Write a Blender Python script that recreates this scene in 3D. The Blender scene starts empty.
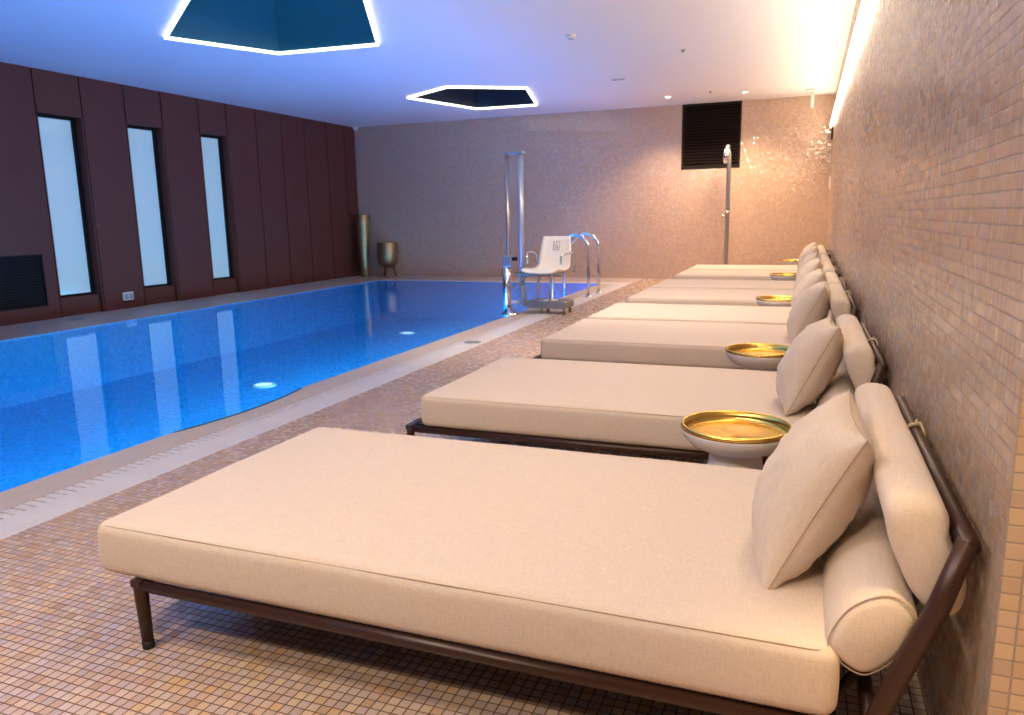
import bpy, bmesh, math, random
from mathutils import Vector, Matrix, noise
random.seed(7)
PI = math.pi
SC = bpy.context.scene
COL = SC.collection

# ------------------------------------------------------------------ room figures (metres)
H = 3.675                      # ceiling height
XL, XR = -10.674, 0.385        # left and right wall
D = 16.822                     # back wall
YN = 1.60                      # near end of the right wall (it steps back to the right)
P1, P2, P3 = -3.962, -3.352, -9.344   # pool edge, outer edge of marble strip, left pool edge
D2 = 15.35                     # far pool edge
YF = -3.2                      # wall behind the camera
PNEAR = -1.6                   # near pool end
WZ = -0.014                    # water level
PD = -.85                     # pool floor

# ------------------------------------------------------------------ materials
def new_mat(name):
    m = bpy.data.materials.new(name); m.use_nodes = True
    nt = m.node_tree; b = nt.nodes['Principled BSDF']
    return m, nt, b

def N(nt, typ, **kw):
    n = nt.nodes.new(typ)
    for k, v in kw.items():
        setattr(n, k, v)
    return n

def plain(name, col, rough=.5, metal=0., noise_amt=0., nscale=40., bump=0., spec=.5, coat=0., emit=None, estr=0.):
    m, nt, b = new_mat(name)
    b.inputs['Base Color'].default_value = (*col, 1)
    b.inputs['Roughness'].default_value = rough
    b.inputs['Metallic'].default_value = metal
    b.inputs['Specular IOR Level'].default_value = spec
    b.inputs['Coat Weight'].default_value = coat
    if emit:
        b.inputs['Emission Color'].default_value = (*emit, 1)
        b.inputs['Emission Strength'].default_value = estr
    if noise_amt or bump:
        tc = N(nt, 'ShaderNodeTexCoord'); nz = N(nt, 'ShaderNodeTexNoise')
        nz.inputs['Scale'].default_value = nscale; nz.inputs['Detail'].default_value = 5
        nt.links.new(tc.outputs['Object'], nz.inputs['Vector'])
        if noise_amt:
            mx = N(nt, 'ShaderNodeMix', data_type='RGBA', blend_type='MIX')
            mx.inputs['A'].default_value = tuple(c*(1-noise_amt) for c in col) + (1,)
            mx.inputs['B'].default_value = tuple(min(1, c*(1+noise_amt)) for c in col) + (1,)
            nt.links.new(nz.outputs['Fac'], mx.inputs['Factor'])
            nt.links.new(mx.outputs['Result'], b.inputs['Base Color'])
        if bump:
            bp = N(nt, 'ShaderNodeBump'); bp.inputs['Strength'].default_value = bump
            bp.inputs['Distance'].default_value = .01
            nt.links.new(nz.outputs['Fac'], bp.inputs['Height'])
            nt.links.new(bp.outputs['Normal'], b.inputs['Normal'])
    return m

def emission(name, col, s):
    m = bpy.data.materials.new(name); m.use_nodes = True
    nt = m.node_tree; nt.nodes.clear()
    e = N(nt, 'ShaderNodeEmission'); o = N(nt, 'ShaderNodeOutputMaterial')
    e.inputs['Color'].default_value = (*col, 1); e.inputs['Strength'].default_value = s
    nt.links.new(e.outputs[0], o.inputs[0])
    return m

def tile_mat(name, cols, grout, size=.035, g=.06, rough=(.12, .4), tilt=.08, spec=.5, vary=1., coat=0.):
    """glass mosaic: square tiles on the world grid, each with its own colour, gloss and slight tilt"""
    m, nt, b = new_mat(name); L = nt.links.new
    tc = N(nt, 'ShaderNodeTexCoord')
    geo = N(nt, 'ShaderNodeNewGeometry')
    sc = N(nt, 'ShaderNodeVectorMath', operation='SCALE'); sc.inputs['Scale'].default_value = 1/size
    L(tc.outputs['Object'], sc.inputs[0])
    # the coordinate along the surface normal is held at a constant so that it does not flicker
    nab = N(nt, 'ShaderNodeVectorMath', operation='ABSOLUTE'); L(geo.outputs['True Normal'], nab.inputs[0])
    inv = N(nt, 'ShaderNodeVectorMath', operation='SUBTRACT'); inv.inputs[0].default_value = (1, 1, 1); L(nab.outputs[0], inv.inputs[1])
    mul = N(nt, 'ShaderNodeVectorMath', operation='MULTIPLY'); L(sc.outputs[0], mul.inputs[0]); L(inv.outputs[0], mul.inputs[1])
    off = N(nt, 'ShaderNodeVectorMath', operation='MULTIPLY_ADD'); off.inputs[1].default_value = (.5, .5, .5)
    L(nab.outputs[0], off.inputs[0]); L(mul.outputs[0], off.inputs[2])
    fl = N(nt, 'ShaderNodeVectorMath', operation='FLOOR'); L(off.outputs[0], fl.inputs[0])
    fr = N(nt, 'ShaderNodeVectorMath', operation='FRACTION'); L(off.outputs[0], fr.inputs[0])
    ce = N(nt, 'ShaderNodeVectorMath', operation='SUBTRACT'); ce.inputs[1].default_value = (.5, .5, .5); L(fr.outputs[0], ce.inputs[0])
    ab = N(nt, 'ShaderNodeVectorMath', operation='ABSOLUTE'); L(ce.outputs[0], ab.inputs[0])
    sx = N(nt, 'ShaderNodeSeparateXYZ'); L(ab.outputs[0], sx.inputs[0])
    m1 = N(nt, 'ShaderNodeMath', operation='MAXIMUM'); L(sx.outputs[0], m1.inputs[0]); L(sx.outputs[1], m1.inputs[1])
    m2 = N(nt, 'ShaderNodeMath', operation='MAXIMUM'); L(m1.outputs[0], m2.inputs[0]); L(sx.outputs[2], m2.inputs[1])
    mr = N(nt, 'ShaderNodeMapRange'); mr.inputs['From Min'].default_value = .5-g-.02; mr.inputs['From Max'].default_value = .5-g+.01
    L(m2.outputs[0], mr.inputs['Value'])
    wn = N(nt, 'ShaderNodeTexWhiteNoise', noise_dimensions='3D'); L(fl.outputs[0], wn.inputs['Vector'])
    cr = N(nt, 'ShaderNodeValToRGB'); cr.color_ramp.interpolation = 'LINEAR'
    els = cr.color_ramp.elements
    while len(els) < len(cols): els.new(.5)
    for i, c in enumerate(cols):
        els[i].position = i/(len(cols)-1); els[i].color = (*c, 1)
    L(wn.outputs['Value'], cr.inputs['Fac'])
    mx = N(nt, 'ShaderNodeMix', data_type='RGBA'); L(mr.outputs[0], mx.inputs['Factor'])
    L(cr.outputs['Color'], mx.inputs['A']); mx.inputs['B'].default_value = (*grout, 1)
    L(mx.outputs['Result'], b.inputs['Base Color'])
    sp = N(nt, 'ShaderNodeSeparateColor'); L(wn.outputs['Color'], sp.inputs[0])
    rr = N(nt, 'ShaderNodeMapRange'); rr.inputs['To Min'].default_value = rough[0]; rr.inputs['To Max'].default_value = rough[1]
    L(sp.outputs[1], rr.inputs['Value'])
    rg = N(nt, 'ShaderNodeMix', data_type='FLOAT'); L(mr.outputs[0], rg.inputs['Factor'])
    L(rr.outputs[0], rg.inputs['A']); rg.inputs['B'].default_value = .85
    L(rg.outputs['Result'], b.inputs['Roughness'])
    b.inputs['Specular IOR Level'].default_value = spec
    b.inputs['Coat Weight'].default_value = coat
    # each tile is set a hair out of plane
    tv = N(nt, 'ShaderNodeVectorMath', operation='SUBTRACT'); tv.inputs[1].default_value = (.5, .5, .5); L(wn.outputs['Color'], tv.inputs[0])
    ts = N(nt, 'ShaderNodeVectorMath', operation='SCALE'); ts.inputs['Scale'].default_value = tilt; L(tv.outputs[0], ts.inputs[0])
    bp = N(nt, 'ShaderNodeBump'); bp.invert = True; bp.inputs['Strength'].default_value = .5; bp.inputs['Distance'].default_value = .002
    L(mr.outputs[0], bp.inputs['Height'])
    ad = N(nt, 'ShaderNodeVectorMath', operation='ADD'); L(bp.outputs[0], ad.inputs[0]); L(ts.outputs[0], ad.inputs[1])
    nm = N(nt, 'ShaderNodeVectorMath', operation='NORMALIZE'); L(ad.outputs[0], nm.inputs[0])
    L(nm.outputs[0], b.inputs['Normal'])
    return m

def fabric_mat(name, col):
    """plain linen weave: crossed threads with slubs"""
    m, nt, b = new_mat(name); L = nt.links.new
    tc = N(nt, 'ShaderNodeTexCoord')
    outs = []
    for ax in ((90, 1500, 1500), (1500, 90, 1500), (1500, 1500, 90)):
        mp = N(nt, 'ShaderNodeMapping'); mp.inputs['Scale'].default_value = [a*.35 for a in ax]
        L(tc.outputs['Object'], mp.inputs['Vector'])
        nz = N(nt, 'ShaderNodeTexNoise'); nz.inputs['Scale'].default_value = 1.; nz.inputs['Detail'].default_value = 2
        L(mp.outputs[0], nz.inputs['Vector']); outs.append(nz.outputs['Fac'])
    a1 = N(nt, 'ShaderNodeMath', operation='ADD'); L(outs[0], a1.inputs[0]); L(outs[1], a1.inputs[1])
    a2 = N(nt, 'ShaderNodeMath', operation='ADD'); L(a1.outputs[0], a2.inputs[0]); L(outs[2], a2.inputs[1])
    mr = N(nt, 'ShaderNodeMapRange'); mr.inputs['From Min'].default_value = 1.1; mr.inputs['From Max'].default_value = 1.9
    L(a2.outputs[0], mr.inputs['Value'])
    mx = N(nt, 'ShaderNodeMix', data_type='RGBA'); L(mr.outputs[0], mx.inputs['Factor'])
    mx.inputs['A'].default_value = tuple(c*.86 for c in col) + (1,); mx.inputs['B'].default_value = tuple(min(1, c*1.12) for c in col) + (1,)
    L(mx.outputs['Result'], b.inputs['Base Color'])
    bp = N(nt, 'ShaderNodeBump'); bp.inputs['Strength'].default_value = .25; bp.inputs['Distance'].default_value = .002
    L(mr.outputs[0], bp.inputs['Height']); L(bp.outputs[0], b.inputs['Normal'])
    b.inputs['Roughness'].default_value = .9
    b.inputs['Specular IOR Level'].default_value = .2
    b.inputs['Sheen Weight'].default_value = .15
    b.inputs['Sheen Roughness'].default_value = .4
    return m

M = {}
WARM = [(.50, .33, .22), (.56, .40, .30), (.46, .34, .29), (.58, .41, .27), (.50, .40, .36), (.55, .34, .20)]
M['floor'] = tile_mat('floor_mosaic', [(.50, .32, .20), (.59, .40, .29), (.48, .36, .32), (.64, .46, .30), (.54, .41, .37), (.61, .38, .19)], (.13, .065, .035), g=.055, rough=(.1, .35), tilt=.10)
M['wall'] = tile_mat('wall_mosaic', [(.52, .33, .21), (.56, .37, .28), (.48, .33, .26), (.58, .40, .26), (.52, .38, .32)], (.30, .22, .17), g=.05, rough=(.03, .16), tilt=.10, spec=1.)
M['wall2'] = tile_mat('wall_mosaic_satin', [(.47, .31, .19), (.51, .35, .25), (.44, .31, .23), (.53, .38, .24), (.48, .36, .29)], (.30, .23, .19), g=.05, rough=(.16, .36), tilt=.045)
M['poolt'] = tile_mat('pool_mosaic_lit', [(.03, .46, .80), (.04, .52, .88), (.03, .42, .76), (.05, .56, .90)], (.06, .46, .78), g=.05, rough=(.2, .4), tilt=.02)  # floor copy of the pool tile, light put into its colour
M['poolt_shaded'] = tile_mat('pool_mosaic_shaded', [(.006, .19, .40), (.008, .23, .46), (.006, .17, .36), (.01, .26, .50)], (.02, .22, .42), g=.05, rough=(.2, .4), tilt=.02)  # same pool tile darkened, shade of the basin walls put into its colour
M['ceil'] = plain('ceiling_paint', (.80, .77, .75), .9, spec=.1)
M['coping'] = plain('beige_stone', (.52, .41, .31), .45, noise_amt=.12, nscale=14, bump=.04)
M['marble'] = plain('pale_marble', (.66, .61, .57), .35, noise_amt=.14, nscale=6, bump=.02)
M['deck'] = plain('pink_beige_stone', (.50, .38, .31), .45, noise_amt=.12, nscale=22, bump=.04)
M['bronzewall'] = plain('bronze_panel', (.105, .030, .021), .6, metal=.0, noise_amt=.06, nscale=3, spec=.2)
M['seam'] = plain('dark_seam', (.008, .005, .006), .8)
M['black'] = plain('black_frame', (.010, .007, .008), .7, spec=.15)
M['louvre'] = plain('dark_louvre', (.020, .012, .010), .6, spec=.2)
M['fabric'] = fabric_mat('linen', (.66, .54, .435))
M['fabric2'] = fabric_mat('pillow_cotton', (.66, .54, .43))
M['piping'] = plain('seam_thread', (.47, .35, .25), .9)
M['frame'] = plain('dark_bronze_metal', (.042, .016, .010), .38, metal=.2, noise_amt=.08, nscale=8)
M['foot'] = plain('black_rubber', (.012, .010, .010), .6)
M['rope'] = plain('jute_cord', (.55, .42, .28), .9, noise_amt=.2, nscale=300)
M['white'] = plain('white_ceramic', (.78, .74, .70), .35, noise_amt=.02, nscale=10)
M['plastic'] = plain('white_plastic', (.86, .78, .64), .35)
M['chrome'] = plain('polished_steel', (.66, .64, .62), .2, metal=1.)
M['greymetal'] = plain('grey_steel', (.30, .31, .34), .35, metal=.8)
M['mast'] = plain('brushed_bronze_steel', (.36, .31, .28), .32, metal=.85)
M['bluegrey'] = plain('blue_grey_metal', (.34, .38, .46), .35, metal=.6)
M['vase'] = plain('aged_bronze', (.34, .25, .13), .38, metal=.85, noise_amt=.25, nscale=12)
M['ink'] = plain('printed_ink', (.20, .19, .24), .6)
M['smoke'] = plain('off_white_plastic', (.72, .70, .68), .5)
M['grey'] = plain('grey_grille', (.30, .28, .29), .6)
M['shaft'] = plain('daylit_teal_shaft', (.0005, .095, .15), .55)  # teal with the blue of daylight put into the wall colour
M['shaft_unlit'] = plain('unlit_shaft', (.008, .016, .030), .6)  # same shaft walls coloured dark to stand for no light
M['led'] = emission('led_white', (1., .97, .95), 4.)
M['strip'] = emission('led_warm', (1., .80, .57), 29.)
M['lamp'] = emission('lamp_warm', (1., .80, .55), 30.)
M['plamp'] = emission('pool_lamp', (.75, .88, 1.), 1.6)

# brushed brass with circular grain
def brass():
    m, nt, b = new_mat('brushed_brass'); L = nt.links.new
    b.inputs['Base Color'].default_value = (.80, .50, .12, 1)
    b.inputs['Metallic'].default_value = 1.
    b.inputs['Roughness'].default_value = .25
    b.inputs['Anisotropic'].default_value = .85
    tg = N(nt, 'ShaderNodeTangent', direction_type='RADIAL', axis='Z'); L(tg.outputs[0], b.inputs['Tangent'])
    return m
M['brass'] = brass()

def water():
    m = bpy.data.materials.new('pool_water'); m.use_nodes = True
    nt = m.node_tree; nt.nodes.clear(); L = nt.links.new
    o = N(nt, 'ShaderNodeOutputMaterial'); mix = N(nt, 'ShaderNodeMixShader')
    tr = N(nt, 'ShaderNodeBsdfTransparent'); tr.inputs[0].default_value = (.62, .88, 1., 1)
    gl = N(nt, 'ShaderNodeBsdfGlossy'); gl.inputs['Roughness'].default_value = .02
    fr = N(nt, 'ShaderNodeFresnel'); fr.inputs['IOR'].default_value = 1.33
    tc = N(nt, 'ShaderNodeTexCoord'); nz = N(nt, 'ShaderNodeTexNoise'); nz.inputs['Scale'].default_value = 5.; nz.inputs['Detail'].default_value = 3
    L(tc.outputs['Object'], nz.inputs['Vector'])
    bp = N(nt, 'ShaderNodeBump'); bp.inputs['Strength'].default_value = .05; bp.inputs['Distance'].default_value = .02
    L(nz.outputs['Fac'], bp.inputs['Height']); L(bp.outputs[0], gl.inputs['Normal']); L(bp.outputs[0], fr.inputs['Normal'])
    L(fr.outputs[0], mix.inputs[0]); L(tr.outputs[0], mix.inputs[1]); L(gl.outputs[0], mix.inputs[2]); L(mix.outputs[0], o.inputs[0])
    return m
M['water'] = water()

def pane_mat():
    m, nt, b = new_mat('frosted_glass_daylight')
    b.inputs['Base Color'].default_value = (.24, .30, .34, 1)
    b.inputs['Roughness'].default_value = .08
    b.inputs['Emission Color'].default_value = (.29, .52, .68, 1)
    b.inputs['Emission Strength'].default_value = .47
    return m
M['pane'] = pane_mat()

# ------------------------------------------------------------------ mesh helpers
def link(name, bm, mat, parent=None, smooth=False, bevel=0., seg=2, loc=None):
    bmesh.ops.recalc_face_normals(bm, faces=bm.faces[:])
    me = bpy.data.meshes.new(name); bm.to_mesh(me); bm.free()
    o = bpy.data.objects.new(name, me); COL.objects.link(o)
    me.materials.append(mat)
    if smooth:
        for p in me.polygons: p.use_smooth = True
    if bevel:
        bv = o.modifiers.new('bevel', 'BEVEL'); bv.width = bevel; bv.segments = seg; bv.limit_method = 'ANGLE'; bv.angle_limit = math.radians(40)
    if parent: o.parent = parent
    if loc is not None: o.location = loc
    return o

def auto_smooth(o, ang=40):
    for p in o.data.polygons: p.use_smooth = True
    bm = bmesh.new(); bm.from_mesh(o.data)
    for e in bm.edges:
        if len(e.link_faces) == 2 and e.calc_face_angle(0) > math.radians(ang): e.smooth = False
    bm.to_mesh(o.data); bm.free()
    return o

def box(bm, x0, x1, y0, y1, z0, z1):
    v = [bm.verts.new((x, y, z)) for x in (x0, x1) for y in (y0, y1) for z in (z0, z1)]
    for f in ((0, 1, 3, 2), (4, 6, 7, 5), (0, 4, 5, 1), (2, 3, 7, 6), (0, 2, 6, 4), (1, 5, 7, 3)):
        bm.faces.new([v[i] for i in f])

def tube(bm, pts, r, n=12, cap=True, squash=None):
    """swept round tube through pts; r a number or list"""
    pts = [Vector(p) for p in pts]
    rs = r if isinstance(r, (list, tuple)) else [r]*len(pts)
    rings = []; ref = None
    for i, p in enumerate(pts):
        if i == 0: t = pts[1]-pts[0]
        elif i == len(pts)-1: t = pts[-1]-pts[-2]
        else: t = (pts[i+1]-p).normalized() + (p-pts[i-1]).normalized()
        t.normalize()
        if ref is None:
            ref = Vector((0, 0, 1)) if abs(t.z) < .9 else Vector((0, 1, 0))
        a = (ref - t*ref.dot(t)).normalized(); ref = a; b = t.cross(a)
        sq = squash or 1.
        rings.append([bm.verts.new(p + (a*math.cos(2*PI*k/n)*sq + b*math.sin(2*PI*k/n))*rs[i]) for k in range(n)])
    for q in range(len(rings)-1):
        for k in range(n):
            bm.faces.new((rings[q][k], rings[q][(k+1) % n], rings[q+1][(k+1) % n], rings[q+1][k]))
    if cap:
        bm.faces.new(rings[0]); bm.faces.new(list(reversed(rings[-1])))

def arc(c, r, a0, a1, n, plane='xz'):
    out = []
    for i in range(n+1):
        a = a0 + (a1-a0)*i/n
        if plane == 'xz': out.append((c[0]+r*math.cos(a), c[1], c[2]+r*math.sin(a)))
        elif plane == 'xy': out.append((c[0]+r*math.cos(a), c[1]+r*math.sin(a), c[2]))
        else: out.append((c[0], c[1]+r*math.cos(a), c[2]+r*math.sin(a)))
    return out

def lathe(bm, prof, n=40, cx=0, cy=0, closed=False):
    rings = []
    for (r, z) in prof:
        if r < 1e-5: rings.append([bm.verts.new((cx, cy, z))])
        else: rings.append([bm.verts.new((cx+r*math.cos(2*PI*k/n), cy+r*math.sin(2*PI*k/n), z)) for k in range(n)])
    for a, b in zip(rings[:-1], rings[1:]):
        for k in range(n):
            k2 = (k+1) % n
            if len(a) == 1 and len(b) == 1: continue
            if len(a) == 1: bm.faces.new((a[0], b[k], b[k2]))
            elif len(b) == 1: bm.faces.new((a[k], a[k2], b[0]))
            else: bm.faces.new((a[k], a[k2], b[k2], b[k]))

def prism(bm, poly, y0, y1):
    """extrude an (x, z) outline along y"""
    a = [bm.verts.new((x, y0, z)) for x, z in poly]; b = [bm.verts.new((x, y1, z)) for x, z in poly]
    n = len(poly)
    bm.faces.new(a); bm.faces.new(list(reversed(b)))
    for i in range(n): bm.faces.new((a[i], a[(i+1) % n], b[(i+1) % n], b[i]))

def slab(bm, poly, z0, z1):
    a = [bm.verts.new((x, y, z0)) for x, y in poly]; b = [bm.verts.new((x, y, z1)) for x, y in poly]
    n = len(poly)
    bm.faces.new(a); bm.faces.new(list(reversed(b)))
    for i in range(n): bm.faces.new((a[i], a[(i+1) % n], b[(i+1) % n], b[i]))

def thing(name, label, cat, loc=(0, 0, 0), rotz=0, group=None):
    o = bpy.data.objects.new(name, None); COL.objects.link(o)
    o.empty_display_size = .1
    o.location = loc; o.rotation_euler = (0, 0, rotz); o['label'] = label; o['category'] = cat
    if group: o['group'] = group
    return o
def tag(o, label, cat, group=None, kind=None):
    o['label'] = label; o['category'] = cat
    if group: o['group'] = group
    if kind: o['kind'] = kind
    return o
def struct(name, bm, m, parent=None, **kw):
    o = link(name, bm, m, parent, **kw)
    if parent is None: o['kind'] = 'structure'
    return o

# ------------------------------------------------------------------ room shell
# pool outline on the bed side, with the shallow outward bow of the entry steps
BOW0, BOW1 = 3.72, 5.25
def edge_x(y):
    if BOW0 < y < BOW1:
        return P1 + .10*math.sin(PI*(y-BOW0)/(BOW1-BOW0))**.8
    return P1
ys = [PNEAR, 0., 2., 3., BOW0] + [BOW0 + (BOW1-BOW0)*i/16 for i in range(1, 16)] + [BOW1, 7., 9., 11., 13., D2]
CM = -3.69                     # inner coping / slotted gutter joint
GM = -3.575                    # gutter / marble joint

bm = bmesh.new()
box(bm, P2, XR+.02, YF, D, -.2, 0.)
box(bm, XR+.02, 1.95, YF, YN, -.2, 0.)
struct('floor', bm, M['floor'])

bm = bmesh.new()               # inner coping follows the bow
poly = [(edge_x(y), y) for y in ys] + [(CM, D2), (CM, PNEAR)]
slab(bm, poly, -.2, 0.)
struct('trim_1', bm, M['coping'])
bm = bmesh.new()               # slotted overflow gutter
y = PNEAR
while y < D2:
    box(bm, CM+.004, GM-.002, y, y+.044, -.03, -.001)
    y += .057
box(bm, CM, GM, PNEAR, D2, -.2, -.022)
struct('trim_2', bm, M['marble'])
bm = bmesh.new()               # marble strip, laid in slabs
y = PNEAR
while y < D2-.01:
    y1 = min(y+1.2, D2)
    box(bm, GM, P2, y, y1-.003, -.2, .001); y = y1
struct('trim_3', bm, M['marble'])
bm = bmesh.new()               # decks at the far end, the window side and the near end
box(bm, XL-.6, P3, YF, D, -.2, 0.)
box(bm, P3, P2, D2, D, -.2, 0.)
box(bm, P3, P2, YF, PNEAR, -.2, 0.)
struct('trim_4', bm, M['deck'])
bm = bmesh.new()               # pale edge band along the far end of the pool
box(bm, P3, P2, D2+.02, D2+.32, 0., .003)
struct('trim_5', bm, M['marble'])
bm = bmesh.new()               # dark strip standing for shade on the inner coping edge at the bow
pl = [(edge_x(BOW0+(BOW1-BOW0)*i/24)-.018, BOW0+(BOW1-BOW0)*i/24, -.008) for i in range(1, 24)]
tube(bm, pl, .011, 8)
struct('trim_6', bm, M['black'])

# pool basin (open box)
bm = bmesh.new()
outer = [(edge_x(y)-.005, min(D2-.005, max(PNEAR+.005, y))) for y in ys] + [(P3+.005, D2-.005), (P3+.005, PNEAR+.005)]
top = [bm.verts.new((x, y, -.004)) for x, y in outer]
bot = [bm.verts.new((x, y, PD)) for x, y in outer]
n = len(outer)
for i in range(n): bm.faces.new((top[i], top[(i+1) % n], bot[(i+1) % n], bot[i]))
basin = struct('trim_7', bm, M['poolt_shaded'])
bm = bmesh.new()
bm.faces.new([bm.verts.new((x, y, PD)) for x, y in outer])
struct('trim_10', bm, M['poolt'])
bm = bmesh.new()
bm.faces.new([bm.verts.new((x, y, WZ)) for x, y in outer])
w = link('pool_water', bm, M['water'])
tag(w, 'still bright blue water filling the long indoor pool', 'water', kind='stuff')

# back wall with a recess for the high louvred panel
bm = bmesh.new()
LX0, LX1, LZ0 = -2.581, -1.368, 2.333
box(bm, XL-.6, LX0, D, D+.3, 0., H+.05)
box(bm, LX1, 2., D, D+.3, 0., H+.05)
box(bm, LX0, LX1, D, D+.3, 0., LZ0)
struct('wall_back', bm, M['wall'])
bm = bmesh.new()
box(bm, XR, 2.0, YN, D, -.2, H+.05)
struct('wall_right', bm, M['wall2'])
bm = bmesh.new()
box(bm, 1.9, 2.1, YF, YN, -.2, H+.05)
struct('wall_side', bm, M['wall2'])
bm = bmesh.new()
box(bm, XL-.6, 2.1, YF-.2, YF, -.2, H+.05)
struct('wall_front', bm, M['wall2'])

# left wall: bronze panels with dark open joints and three deep window bays
bm = bmesh.new()
J = .012
WIN = [(8.27, 9.05), (9.87, 10.65), (11.53, 12.27)]
WTOP, WBOT = 3.05, .29
seams = [YF, -1.6, 0., 1.6, 3.2, 4.8, 6.62, 8.27, 9.05, 9.87, 10.65, 11.53, 12.27, 13.12, 13.93, 14.74, 15.60, 16.35, D]
VY0, VY1, VZ0, VZ1 = 6.9, 8.07, .205, .985
for a, b in zip(seams[:-1], seams[1:]):
    win = any(abs(a-w0) < .01 for w0, w1 in WIN)
    if win:
        box(bm, XL-.05, XL, a+J, b-J, WTOP, H)
    elif a == 6.62:
        box(bm, XL-.05, XL, a+J, b-J, VZ1, H); box(bm, XL-.05, XL, a+J, b-J, 0, VZ0)
        box(bm, XL-.05, XL, a+J, VY0, VZ0, VZ1); box(bm, XL-.05, XL, VY1, b-J, VZ0, VZ1)
    else:
        box(bm, XL-.05, XL, a+J, b-J, 0., H)
wl = struct('wall_left', bm, M['bronzewall'])
bm = bmesh.new()               # backing behind the joints, reveals of the window bays
ya = YF
for w0, w1 in WIN + [(D, D)]:
    box(bm, XL-.5, XL-.045, ya, w0-.006, 0., H+.05); ya = w1+.006
for w0, w1 in WIN:
    box(bm, XL-.5, XL-.045, w0-.006, w1+.006, WTOP+.01, H+.05)
struct('trim_8', bm, M['seam'])
bm = bmesh.new()
for w0, w1 in WIN:
    box(bm, XL-.30, XL-.001, w1-.03, w1-.004, 0., WTOP)
    box(bm, XL-.30, XL-.001, w0+.004, w0+.02, 0., WTOP)
struct('trim_9', bm, M['bronzewall'])
for i, (w0, w1) in enumerate(WIN):
    bm = bmesh.new()
    fx0, fx1 = XL-.26, XL-.16
    a, b = w0+.02, w1-.03
    box(bm, fx0, fx1, a, a+.03, WBOT, WTOP); box(bm, fx0, fx1+.02, b-.05, b, WBOT, WTOP)
    box(bm, fx0, fx1, a, b, WTOP-.04, WTOP); box(bm, fx0, fx1, a, b, WBOT, WBOT+.035)
    wf = struct('window_%d' % (i+1), bm, M['black'])
    bm = bmesh.new(); box(bm, fx0-.03, XL-.185, a+.03, b-.05, WBOT+.035, WTOP-.04)
    link('pane', bm, M['pane'], wf)
    bm = bmesh.new(); box(bm, fx0, XL-.06, a, b, 0., WBOT)
    link('apron_panel', bm, M['bronzewall'], wf, bevel=.004)

# ceiling with two five-sided skylight openings
SKY = [[(-7.503, 7.666), (-6.842, 9.006), (-5.36, 9.128), (-4.25, 6.98), (-5.55, 6.14)],
       [(-7.162, 13.193), (-6.614, 15.183), (-5.292, 15.255), (-4.779, 13.224), (-5.985, 12.471)]]
bm = bmesh.new()
def loop(pts, z):
    vs = [bm.verts.new((x, y, z)) for x, y in pts]
    return [bm.edges.new((vs[i], vs[(i+1) % len(vs)])) for i in range(len(vs))]
ed = loop([(XL-.6, YF-.1), (2.0, YF-.1), (2.0, D+.2), (XL-.6, D+.2)], H)
for s in SKY: ed += loop(s, H)
bmesh.ops.triangle_fill(bm, use_beauty=True, use_dissolve=False, edges=ed)
for f in bm.faces[:]:
    c = f.calc_center_median()
    for s in SKY:
        inside = False
        for i in range(5):
            x0, y0 = s[i]; x1, y1 = s[(i+1) % 5]
            if (y0 > c.y) != (y1 > c.y) and c.x < (x1-x0)*(c.y-y0)/(y1-y0)+x0: inside = not inside
        if inside: bm.faces.remove(f); break
struct('ceiling', bm, M['ceil'])

def inset(pts, d):
    cx = sum(p[0] for p in pts)/len(pts); cy = sum(p[1] for p in pts)/len(pts)
    out = []
    n = len(pts)
    for i in range(n):
        p0, p, p1 = Vector(pts[i-1]), Vector(pts[i]), Vector(pts[(i+1) % n])
        e0 = (p-p0).normalized(); e1 = (p1-p).normalized()
        n0 = Vector((-e0.y, e0.x)); n1 = Vector((-e1.y, e1.x))
        if n0.dot(Vector((cx, cy))-p) < 0: n0, n1 = -n0, -n1
        b = (n0+n1).normalized()
        out.append(tuple(p + b*d/max(.3, b.dot(n0))))
    return out
def ring(bm, po, pi, z0, z1):
    n = len(po)
    V = [[bm.verts.new((x, y, z)) for x, y in P] for P, z in ((po, z0), (pi, z0), (pi, z1), (po, z1))]
    for a in range(4):
        A, B = V[a], V[(a+1) % 4]
        for i in range(n): bm.faces.new((A[i], A[(i+1) % n], B[(i+1) % n], B[i]))
sky_lab = ['large five-sided ceiling skylight with teal shaft and white light frame above the pool',
           'smaller looking dark five-sided skylight with white light frame near the back wall']
for k, s in enumerate(SKY):
    cx = sum(p[0] for p in s)/5; cy = sum(p[1] for p in s)/5
    t = thing('skylight', sky_lab[k], 'skylight', (0, 0, 0), 0, 'ceiling skylights above the pool')
    bm = bmesh.new(); ring(bm, inset(s, -.010), inset(s, .016), H-.036, H-.002)
    link('light_frame', bm, M['led'], t)
    bm = bmesh.new(); q = inset(s, .0)
    lo = [bm.verts.new((x, y, H)) for x, y in q]; hi = [bm.verts.new((x, y, H+1.5)) for x, y in q]
    for i in range(5): bm.faces.new((lo[i], lo[(i+1) % 5], hi[(i+1) % 5], hi[i]))
    if k == 1: bm.faces.new(hi)
    link('shaft', bm, M['shaft'] if k == 0 else M['shaft_unlit'], t)
    if k == 0:
        bm = bmesh.new(); box(bm, min(p[0] for p in q)-.05, max(p[0] for p in q)+.05, min(p[1] for p in q)-.05, max(p[1] for p in q)+.05, H+1.5, H+1.52)
        link('glass_roof', bm, emission('daylight_glass', (.35, .75, 1.), .9), t)

# long light strip high on the right wall
t = thing('wall_light_strip', 'long thin warm white light strip high along the tiled right wall', 'light strip')
bm = bmesh.new(); box(bm, XR-.050, XR-.003, YN+.1, D-.25, 3.02, 3.12)
link('diffuser', bm, M['strip'], t)
bm = bmesh.new(); box(bm, XR-.054, XR-.001, D-.25, D-.22, 3.01, 3.13)
link('channel', bm, M['white'], t)

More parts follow.
